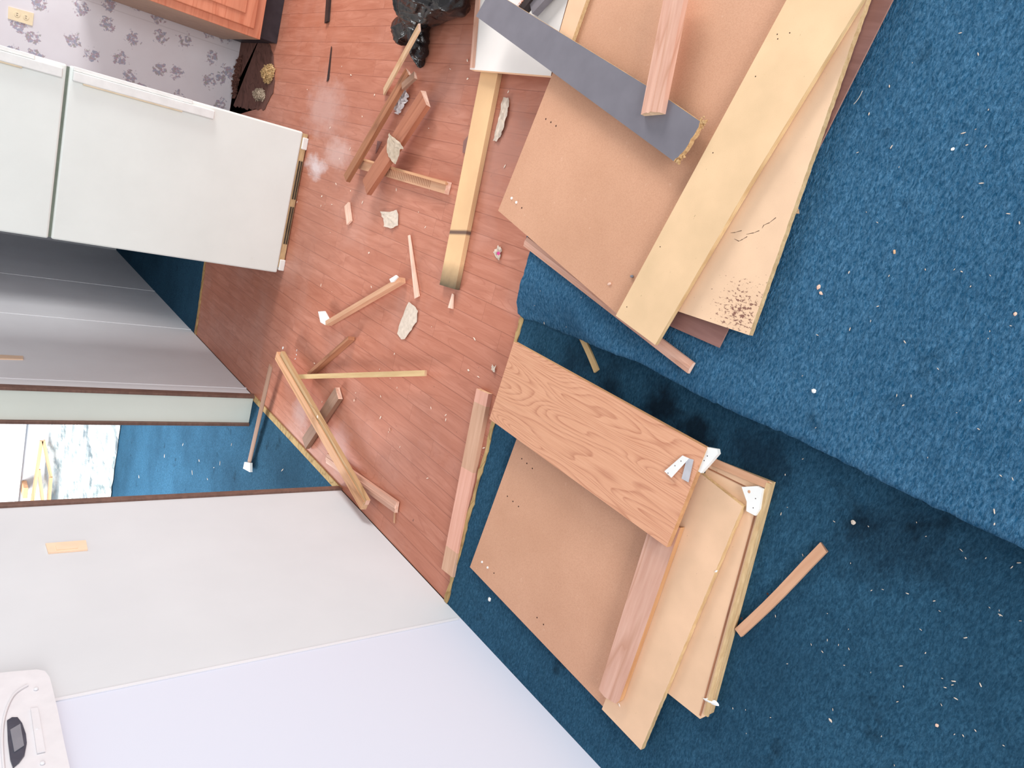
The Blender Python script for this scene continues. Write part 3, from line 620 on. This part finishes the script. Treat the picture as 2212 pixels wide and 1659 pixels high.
# sticks near the lower pile
st = stick('wood_strip', (1594, 1368), (1778, 1185), .018, .018, 23, .010, [M['tan'], M['dullbrown']], jag=(0, .006), seed=9, nseg=6, wob=.002, bev=.0)
thing(st, 'tan wood strip with two screw holes lying on dark blue carpet beside the lower pile', 'strip')
dots(st, [(1602, 1336), (1658, 1283)], .018, .0028, M['screwhole'], 'screw_hole', .0006)
thing(stick('wood_strip', (1250, 715), (1287, 800), .013, .013, 11, .007, M['cream'], jag=(0, .004), nseg=5, wob=.001, seed=11),
      'short beige wood strip poking out from under the loose carpet edge', 'strip')

# ---------------------------------------------------------------- sticks on the vinyl
thing(stick('wood_strip', (903, 60), (828, 198), .15, .012, 9, .008, [M['pale'], M['splint']], jag=(.012, 0), seed=12),
      'thin pale wood strip leaning on the black bin bag', 'strip')
thing(stick('wood_rail', (877, 158), (745, 385), .042, .058, 12, .020, [M['midbrown'], M['splint']], jag=(.012, .002), seed=13),
      'long narrow brown rail lying beside the wider red-brown rail', 'rail')
thing(stick('wood_block', (893, 163), (868, 186), .060, .060, 11, .014, [M['dullbrown'], M['splint']], jag=(.008, .002), seed=14),
      'broken short brown wood piece lying on the upper end of the long brown rail', 'wood offcut')
thing(stick('wood_rail', (914, 212), (788, 404), .060, .060, 26, .022, [M['redbrown'], M['splint']], jag=(.006, .002), seed=15, bev=.0),
      'wide red-brown stained rail with splintered end lying across the ribbed strip', 'rail')
rib = empty('drawer_runner', P(866, 380, 0), 'pale ribbed wooden drawer runner lying beneath the red-brown rail', 'drawer runner')
stick('track', (772, 352), (962, 405), .022, .022, 25, .021, [M['tan'], M['splint']], parent=rib, jag=(.004, .006), seed=16)
stick('lip', (776, 342), (962, 396), .033, .033, 5, .013, M['orange'], parent=rib, seed=17)
for i in range(26):
    t = .34 + .5 * i / 26; x = 772 + 190 * t; y = 352 + 53 * t
    a = P(x + 2, y - 6, .0226); b = P(x - 1, y + 9, .0226); stick3('rib', a, b, .0022, .0012, M['midbrown'], rib)
thing(stick('timber', (1042, 845), (965, 1238), .018, .018, 27, .018, [M['joined'], M['pale']], seed=18, bev=.002),
      'finger-jointed timber of pink and tan segments at the edge of the vinyl floor', 'timber')
thing(stick('wood_rail', (862, 604), (703, 698), .040, .034, 9, .030, [M['tan'], M['tan']], seed=19),
      'thin tan rail on edge between two white plastic caps, mid floor', 'rail')
thing(slab('plastic_fitting', [(687, 673), (701, 672), (711, 690), (702, 702), (692, 696)], .034, .006, M['plasticw'], bev=.001), 'white plastic cap at the far end of the thin tan rail', 'cap')
thing(slab('plastic_fitting', [(841, 603), (855, 594), (859, 598), (850, 608), (844, 610)], .058, .006, M['plasticw'], bev=.001), 'white plastic cap at the near end of the thin tan rail', 'cap')
thing(stick('wood_splinter', (883, 516), (899, 640), .010, .010, 9, .008, M['splint'], jag=(.02, .006), seed=20, taper=(.5, 1), nseg=4), 'long pale split-wood splinter in the middle of the vinyl floor', 'splinter')
thing(stick('wood_strip', (752, 730), (664, 808), .036, .036, 6, .034, M['midbrown'], seed=21), 'thin reddish strip standing on edge behind the cream strip', 'strip')
thing(stick('wood_strip', (632, 814), (917, 806), .050, .048, 11, .010, [M['cream'], M['pale']], jag=(0, .002), seed=22), 'cream coloured straight wood strip lying horizontally across the vinyl', 'strip')
big_s = stick('wall_stud', (596, 768), (782, 1092), .075, .060, 13, .026, [M['orange'], M['pale']], jag=(.004, .004), seed=23)
thing(big_s, 'long orange-brown stud with olive glue streaks lying on other sticks by the doorway', 'stud')
stick('glued_face', (606, 763), (789, 1086), .071, .056, 8, .020, [M['olive'], M['splint']], parent=big_s, seed=24)
pl = stick('pole', (583, 790), (536, 1000), .060, .030, 8, .012, M['dullbrown'], prof=[(math.cos(a) * .5, math.sin(a) * .5 - .5) for a in [i * math.pi / 5 for i in range(10)]], seed=25)
thing(pl, 'thin brown pole with a white end cap reaching through the doorway onto the carpet', 'pole')
slab('end_cap', [(528, 998), (540, 1000), (540, 1020), (525, 1012)], .034, .014, M['plasticw'], parent=pl, bev=.002)
thing(stick('wood_block', (727, 850), (656, 958), .026, .026, 19, .022, [M['dullbrown'], M['splint']], jag=(.006, 0), seed=26, bev=.004), 'short thick brown rail with chipped end lying under the orange-brown stud', 'wood offcut')
thing(stick('moulding', (704, 990), (852, 1096), .022, .022, 20, .018, [M['pink'], M['splint']], prof=grv, jag=(.006, .004), seed=27), 'tan grooved moulding with splintered ends lying beside the white wall under the stud', 'moulding')
thing(stick('splinter_wood', (852, 1100), (851, 1128), .004, .004, 3, .003, M['tan'], jag=(.005, .01), seed=28), 'tiny dull brown splinter by the end of the grooved moulding', 'splinter')
thing(stick('wood_offcut', (748, 441), (753, 481), .012, .012, 10, .010, M['splint'], seed=29, bev=.001), 'short pale stick offcut to the left of the torn paper', 'wood offcut')
thing(stick('rod', (710, -40), (704, 46), .014, .014, 6, .012, M['darkstick'], jag=(0, .008), seed=30), 'dark thin rod on the vinyl at the top edge beside the bin bag', 'rod')
thing(stick('wood_splinter', (715, 105), (708, 170), .004, .004, 4, .003, M['darkstick'], jag=(.02, .02), seed=31, taper=(.4, 1)), 'thin dark splinter lying alone on the vinyl below the dark rod', 'splinter')
thing(stick('wood_offcut', (977, 636), (972, 666), .008, .008, 10, .007, M['splint'], taper=(.4, 1), jag=(.004, 0), seed=32), 'pale wedge shaped wood chip below the scorched timber end', 'wood chip')
thing(slab('vinyl_scrap', [(815, 304), (824, 306), (811, 332)], .004, .003, M['hardboard']), 'tiny dark triangular scrap between the two brown rails', 'scrap')
thing(slab('vinyl_scrap', [(1001, 305), (1012, 292), (1010, 330), (999, 330)], .006, .003, M['hardboard']), 'dark sliver beside the left edge of the scorched timber', 'scrap')

# papers, film and packaging
thing(scrap('torn_paper', [(842, 288), (850, 297), (866, 308), (874, 322), (866, 322), (864, 336), (855, 355), (845, 345), (838, 330), (838, 305)], .062, M['greypaper'], .006, 2), 'crumpled grey-beige paper scrap draped over the red-brown rail', 'paper')
thing(scrap('torn_paper', [(823, 457), (843, 458), (861, 454), (861, 487), (848, 494), (832, 490), (829, 472)], .002, M['paper'], .006, 5), 'torn crumpled white paper patch lying flat in the middle of the vinyl', 'paper')
thing(scrap('torn_paper', [(884, 652), (897, 662), (903, 672), (901, 695), (890, 712), (876, 733), (868, 733), (859, 721), (868, 690)], .002, M['paper'], .004, 8), 'long leaf-shaped white paper scrap below the pale splinter', 'paper')
thing(scrap('torn_paper', [(1089, 211), (1100, 213), (1101, 235), (1094, 265), (1088, 285), (1076, 306), (1067, 305), (1072, 280), (1082, 245)], .002, M['paper'], .008, 11), 'twisted beige paper strip beside the scorched timber', 'paper')
thing(scrap('plastic_film', [(878, 190), (884, 204), (882, 220), (872, 236), (862, 250), (857, 240), (852, 230), (858, 212), (868, 198)], .004, M['clear'], .016, 13, .0005, cuts=4), 'crumpled clear plastic film beside the long narrow brown rail', 'plastic film')
cw = scrap('candy_wrapper', [(1078, 530), (1086, 538), (1083, 548), (1080, 563), (1072, 556), (1069, 545), (1074, 538)], .002, M['paper'], .008, 15)
thing(cw, 'small white and pink crumpled wrapper right of the scorched timber', 'wrapper')
scrap('print', [(1076, 543), (1081, 546), (1077, 552), (1073, 548)], .012, M['pinkdot'], .002, 16, parent=cw, cuts=1)
thing(scrap('paper_scrap', [(1064, 787), (1069, 792), (1073, 789), (1070, 805), (1062, 798)], .002, M['paper'], .005, 17), 'small white star-like scrap by the corner of the oak board', 'paper')

# ---------------------------------------------------------------- black bin bag
def ell(bm, c, r, rz=0):
    g = bmesh.ops.create_icosphere(bm, subdivisions=4, radius=1); Mx = Matrix.Translation(c) @ Matrix.Rotation(rz, 4, 'Z') @ Matrix.Diagonal((*r, 1)); bmesh.ops.transform(bm, matrix=Mx, verts=g['verts'])
bm = bmesh.new()
for A_, B_, z0, z1, r0, r1 in (((985, -110), (930, -50), .14, .12, .13, .14), ((975, -12), (900, 5), .095, .09, .085, .095), ((900, -30), (897, 35), .09, .06, .10, .068), ((908, 40), (872, 66), .045, .038, .056, .056), ((900, 50), (906, 108), .045, .03, .058, .044), ((906, 108), (909, 136), .03, .016, .042, .018)):
    a, b = P(*A_, z0), P(*B_, z1); n_ = max(3, int((b - a).length / .03))
    for i in range(n_ + 1):
        t = i / n_; c = a.lerp(b, t); r_ = r0 + (r1 - r0) * t; c.z = max(c.z, 0); ell(bm, c, (r_, r_, r_ * .9))
bag = link('bin_bag', bm, M['bag'])
rm = bag.modifiers.new('r', 'REMESH'); rm.mode = 'VOXEL'; rm.voxel_size = .0065
bag = tomesh(bag); bag.name = 'bin_bag'
nk = P(903, 60, .06)
for v in bag.data.vertices:
    p = v.co; nn = v.normal; q = p - nk; wv = Vector((noise.noise(p * 7), noise.noise(p * 7 + Vector((9, 0, 0))), noise.noise(p * 7 + Vector((0, 9, 0))))) * .07; q = q + wv
    ang = math.atan2(q.y, q.x); rad = q.length
    u = Vector((rad * 5.0, ang * 2.1, q.z * 9)); ds, ps = noise.voronoi(u); tl = noise.noise_vector(ps[0] * 3.7); d1 = tl.dot(u - ps[0]) * .034 + .014 * max(0, 1 - (ds[1] - ds[0]) * 4)
    u = q * 13 + Vector((3, 1, 0)); ds, ps = noise.voronoi(u); tl = noise.noise_vector(ps[0] * 2.3); d2 = tl.dot(u - ps[0]) * .009 + .004 * max(0, 1 - (ds[1] - ds[0]) * 3)
    d = d1 + d2 - .008; v.co = p + nn * d * min(1, .4 + q.length * 4)
    if v.co.z < .001: v.co.z = .001
for p in bag.data.polygons: p.use_smooth = True
sm_ = bag.modifiers.new('soften', 'SMOOTH'); sm_.factor = .6; sm_.iterations = 4
thing(bag, 'black shiny plastic bin bag slumped on the vinyl floor', 'bin bag')

# ---------------------------------------------------------------- sawdust heaps and rubble (uncountable)
def heap(name, c, rx, ry, h, n, m, label, cat, seed, smin=.004, smax=.011):
    rnd = random.Random(seed); bm = bmesh.new()
    for i in range(n):
        a = rnd.uniform(0, 6.283); q = rnd.random() ** .6; x = math.cos(a) * q * rx; y = math.sin(a) * q * ry; zz = h * (1 - q * q) * rnd.uniform(.3, 1) + .003
        s = rnd.uniform(smin, smax); g = bmesh.ops.create_cube(bm, size=s); Mx = Matrix.Translation((x, y, zz)) @ Matrix.Rotation(rnd.uniform(0, 6), 4, Vector((rnd.random(), rnd.random(), rnd.random() + .1)).normalized()) @ Matrix.Diagonal((rnd.uniform(.6, 2.6), .7, .35, 1)); bmesh.ops.transform(bm, matrix=Mx, verts=g['verts'])
    g = bmesh.ops.create_icosphere(bm, subdivisions=3, radius=1); bmesh.ops.transform(bm, matrix=Matrix.Translation((0, 0, 0)) @ Matrix.Diagonal((rx * .75, ry * .75, h * .7, 1)), verts=g['verts'])
    for v in g['verts']: v.co.z = max(.0005, v.co.z)
    o = link(name, bm, m, None, Matrix.Translation(c)); return tag(o, label, cat, None, 'stuff')
heap('sawdust', P(582, 160, .003), .055, .085, .04, 420, M['cream'], 'heap of pale yellow sawdust and shavings beside the torn floor near the cabinet', 'sawdust', 3)
heap('sawdust', P(562, 205, .003), .035, .10, .03, 260, M['greypaper'], 'smaller grey-beige heap of shavings next to the refrigerator', 'sawdust', 4)
heap('rubble', P(514, 168, .004), .13, .04, .018, 260, M['shade_dirt'], 'dark crumbled floor rubble along the foot of the wallpapered wall', 'rubble', 5, .006, .02)

# ---------------------------------------------------------------- individual chips
def chipat(name, px, py, z, s, label, cat='chip', m='chipw', seed=1, group=None):
    s = tuple(v * .72 for v in s); o = blob(name, P(px, py, z + s[2] * .42), s, M[m], seed, .5, 1, rz=seed * 1.3); return tag(o, label, cat, group)
chipat('wood_chip', 783, 437, 0, (.008, .026, .006), 'pale chip below the wide red-brown rail end', seed=1)
chipat('wood_chip', 757, 412, 0, (.006, .014, .004), 'tiny pale chip between the two brown rail ends', seed=2)
chipat('plaster_chip', 797, 546, 0, (.012, .022, .006), 'white plaster chip alone on the vinyl left of the pale splinter', seed=3)
chipat('wood_chip', 856, 410, 0, (.006, .024, .004), 'curled pale shaving below the ribbed drawer runner', seed=4)
chipat('plaster_chip', 695, 424, 0, (.014, .02, .005), 'white chip near the foot of the refrigerator shadow', seed=5)
chipat('wood_chip', 809, 205, 0, (.012, .016, .006), 'pale chip beside the lower end of the thin pale strip', seed=6)
chipat('wood_chip', 758, 162, 0, (.008, .02, .005), 'small white chip left of the thin pale strip', seed=7)
chipat('plaster_chip', 713, 276, 0, (.010, .018, .005), 'white chip on the dusty vinyl right of the refrigerator corner', seed=8)
chipat('wood_chip', 1010, 131, 0, (.012, .02, .008), 'pale chip touching the corner of the white laminated panel', seed=9)
chipat('wood_chip', 1010, 170, 0, (.010, .018, .006), 'pale chip just below the corner of the white laminated panel', seed=10)
chipat('wood_chip', 1012, 800, 0, (.018, .012, .006), 'oval white chip left of the star-like scrap', seed=11)
chipat('wood_chip', 765, 865, 0, (.016, .018, .012), 'chunky pinkish wood chip right of the thick brown offcut', m='splint', seed=12)
chipat('wood_chip', 822, 902, 0, (.010, .024, .008), 'bright pink-white chip in the middle of the lower vinyl', seed=13)
chipat('wood_chip', 842, 928, 0, (.010, .024, .008), 'dull pink chip right of the bright pink-white chip', m='pink', seed=14)
chipat('wood_chip', 686, 900, .075, (.022, .018, .008), 'pale chip resting beside the middle of the orange-brown stud', seed=15)
chipat('wood_chip', 712, 947, .02, (.012, .022, .008), 'pale chip on the lower side of the orange-brown stud', seed=16)
chipat('plaster_chip', 611, 752, .0, (.03, .02, .010), 'white crumb at the top end of the orange-brown stud', m='plasticw', seed=17)
for i, (x, y) in enumerate(((641, 757), (640, 766), (638, 775))): chipat('plaster_chip', x, y, 0, (.008, .02, .005), 'little white plaster flake in a short row above the orange-brown stud', m='plasticw', seed=18 + i, group='row of white flakes on the vinyl')
chipat('wood_chip', 1317, 613, z + .032, (.012, .022, .006), 'curled pale shaving on the tan panel near the yellow plank', m='splint', seed=22)
chipat('metal_screw', 1365, 597, z + .032, (.018, .012, .010), 'small dark metal fitting against the edge of the yellow plank', 'screw', m='lcd', seed=23)
chipat('wood_offcut', 1717, 454, ZC, (.02, .035, .012), 'small square wood chip touching the right edge of the stained fibreboard', m='pale', seed=24)
chipat('plaster_chip', 1547, 1234, .0395, (.007, .012, .004), 'white chip on the edge of the light tan fibreboard', m='plasticw', seed=25)
chipat('wood_chip', 1338, 1523, .0395, (.008, .02, .004), 'white chip at the foot of the pinkish oak rail', seed=26)
chipat('wood_chip', 1348, 1484, .0395, (.010, .022, .006), 'pale square chip beside the pinkish oak rail', m='pale', seed=27)
chipat('plaster_chip', 1057, 1295, .006, (.022, .024, .008), 'white fluffy crumb on the blue carpet between the wall and the tan panel', m='plasticw', seed=28)
chipat('plaster_chip', 1758, 845, ZC, (.014, .016, .008), 'largest white crumb on the bright blue carpet right of the brown sheet corner', m='plasticw', seed=29)
chipat('wood_chip', 1768, 620, ZC, (.012, .018, .005), 'upper tan chip of a pair on the bright carpet right of the stained board', m='splint', seed=30)
chipat('wood_chip', 1773, 633, ZC, (.010, .014, .005), 'lower tan chip of a pair on the bright carpet right of the stained board', m='splint', seed=31)
chipat('plaster_chip', 2058, 322, ZC, (.010, .010, .004), 'white crumb high on the bright carpet near the upper right', m='plasticw', seed=32)
chipat('wood_chip', 1932, 544, ZC, (.007, .016, .004), 'tan sliver in the middle of the bright blue carpet', m='pale', seed=33)
chipat('wood_chip', 2193, 678, ZC, (.010, .010, .004), 'tan crumb at the right edge of the bright carpet', m='splint', seed=34)
chipat('plaster_chip', 1843, 1128, .006, (.018, .016, .006), 'ragged white crumb on the dark carpet right of the tan strip end', m='paper', seed=35)
chipat('plaster_chip', 1794, 1556, .006, (.008, .016, .005), 'white crumb on the dark carpet low in the picture', m='paper', seed=36)
chipat('wood_chip', 2024, 1567, .006, (.010, .010, .005), 'pinkish crumb on the dark carpet near the lower right', m='splint', seed=37)
thing(tube('hair', [P(x, y, ZC + .003) for x, y in ((1844, 225), (1856, 214), (1863, 196))], .0006, M['paper']), 'single pale curved fibre on the bright carpet beside the brown sheet', 'fibre')
def copies(src, pts, zf, rnd):
    for i, (x, y) in enumerate(pts):
        o = src if i == 0 else src.copy()
        if i: C.objects.link(o)
        zz = zf(x, y); o.location = P(x, y, zz + .0012); o.rotation_euler = (0, 0, rnd.uniform(0, 6.28)); k = rnd.uniform(.5, 1.3); o.scale = (k, k * rnd.uniform(.6, 1.3), k)
rnd = random.Random(21)
pu = []
while len(pu) < 48:
    x, y = rnd.uniform(1640, 2205), rnd.uniform(60, 1150)
    if y < 1187 - (2212 - x) * .475 - 20 and x > 1660 + (724 - y) * .42: pu.append((x, y))
pu += [(1150 + rnd.uniform(0, 180), 620 + rnd.uniform(0, 90)) for _ in range(6)]
src = blob('lint_crumb', Vector((0, 0, 0)), (.0022, .007, .0015), M['paper'], 5, .5, 1); tag(src, 'tiny white lint crumb on the bright blue loose carpet', 'crumb', 'lint crumbs on the loose carpet')
copies(src, pu, lambda x, y: zu(x, y), rnd)
pl_ = []
while len(pl_) < 60:
    x, y = rnd.uniform(1560, 2205), rnd.uniform(950, 1655)
    if y > 1187 - (2212 - x) * .475 + 30 and x > 1690 - (y - 1042) * .25 and not (1560 < x < 1800 and abs((y - 1392) + (x - 1567) * .98) < 25): pl_.append((x, y))
src = blob('lint_crumb', Vector((0, 0, 0)), (.0022, .007, .0015), M['paper'], 6, .5, 1); tag(src, 'tiny white lint crumb on the darker floor carpet', 'crumb', 'lint crumbs on the floor carpet')
copies(src, pl_, lambda x, y: .006, rnd)
pv = []
while len(pv) < 45:
    x, y = rnd.uniform(640, 1100), rnd.uniform(120, 1050)
    if y < 1.1 * (x - 740) + 1000 and not (940 < x < 1090 and 150 < y < 630): pv.append((x, y))
src = blob('wood_crumb', Vector((0, 0, 0)), (.004, .012, .003), M['chipw'], 7, .5, 1); tag(src, 'tiny pale wood crumb on the reddish vinyl floor', 'crumb', 'wood crumbs on the vinyl floor')
copies(src, pv, lambda x, y: 0, rnd)
pb = [(430, 995), (415, 1020), (475, 1000), (462, 1010), (300, 1030), (355, 985), (500, 960), (610, 1015), (395, 960), (448, 1035)]
src = blob('lint_crumb', Vector((0, 0, 0)), (.006, .03, .003), M['paper'], 8, .5, 1); tag(src, 'small white crumb on the blue bedroom carpet beyond the doorway', 'crumb', 'crumbs on the bedroom carpet')
copies(src, pb, lambda x, y: .004, rnd)
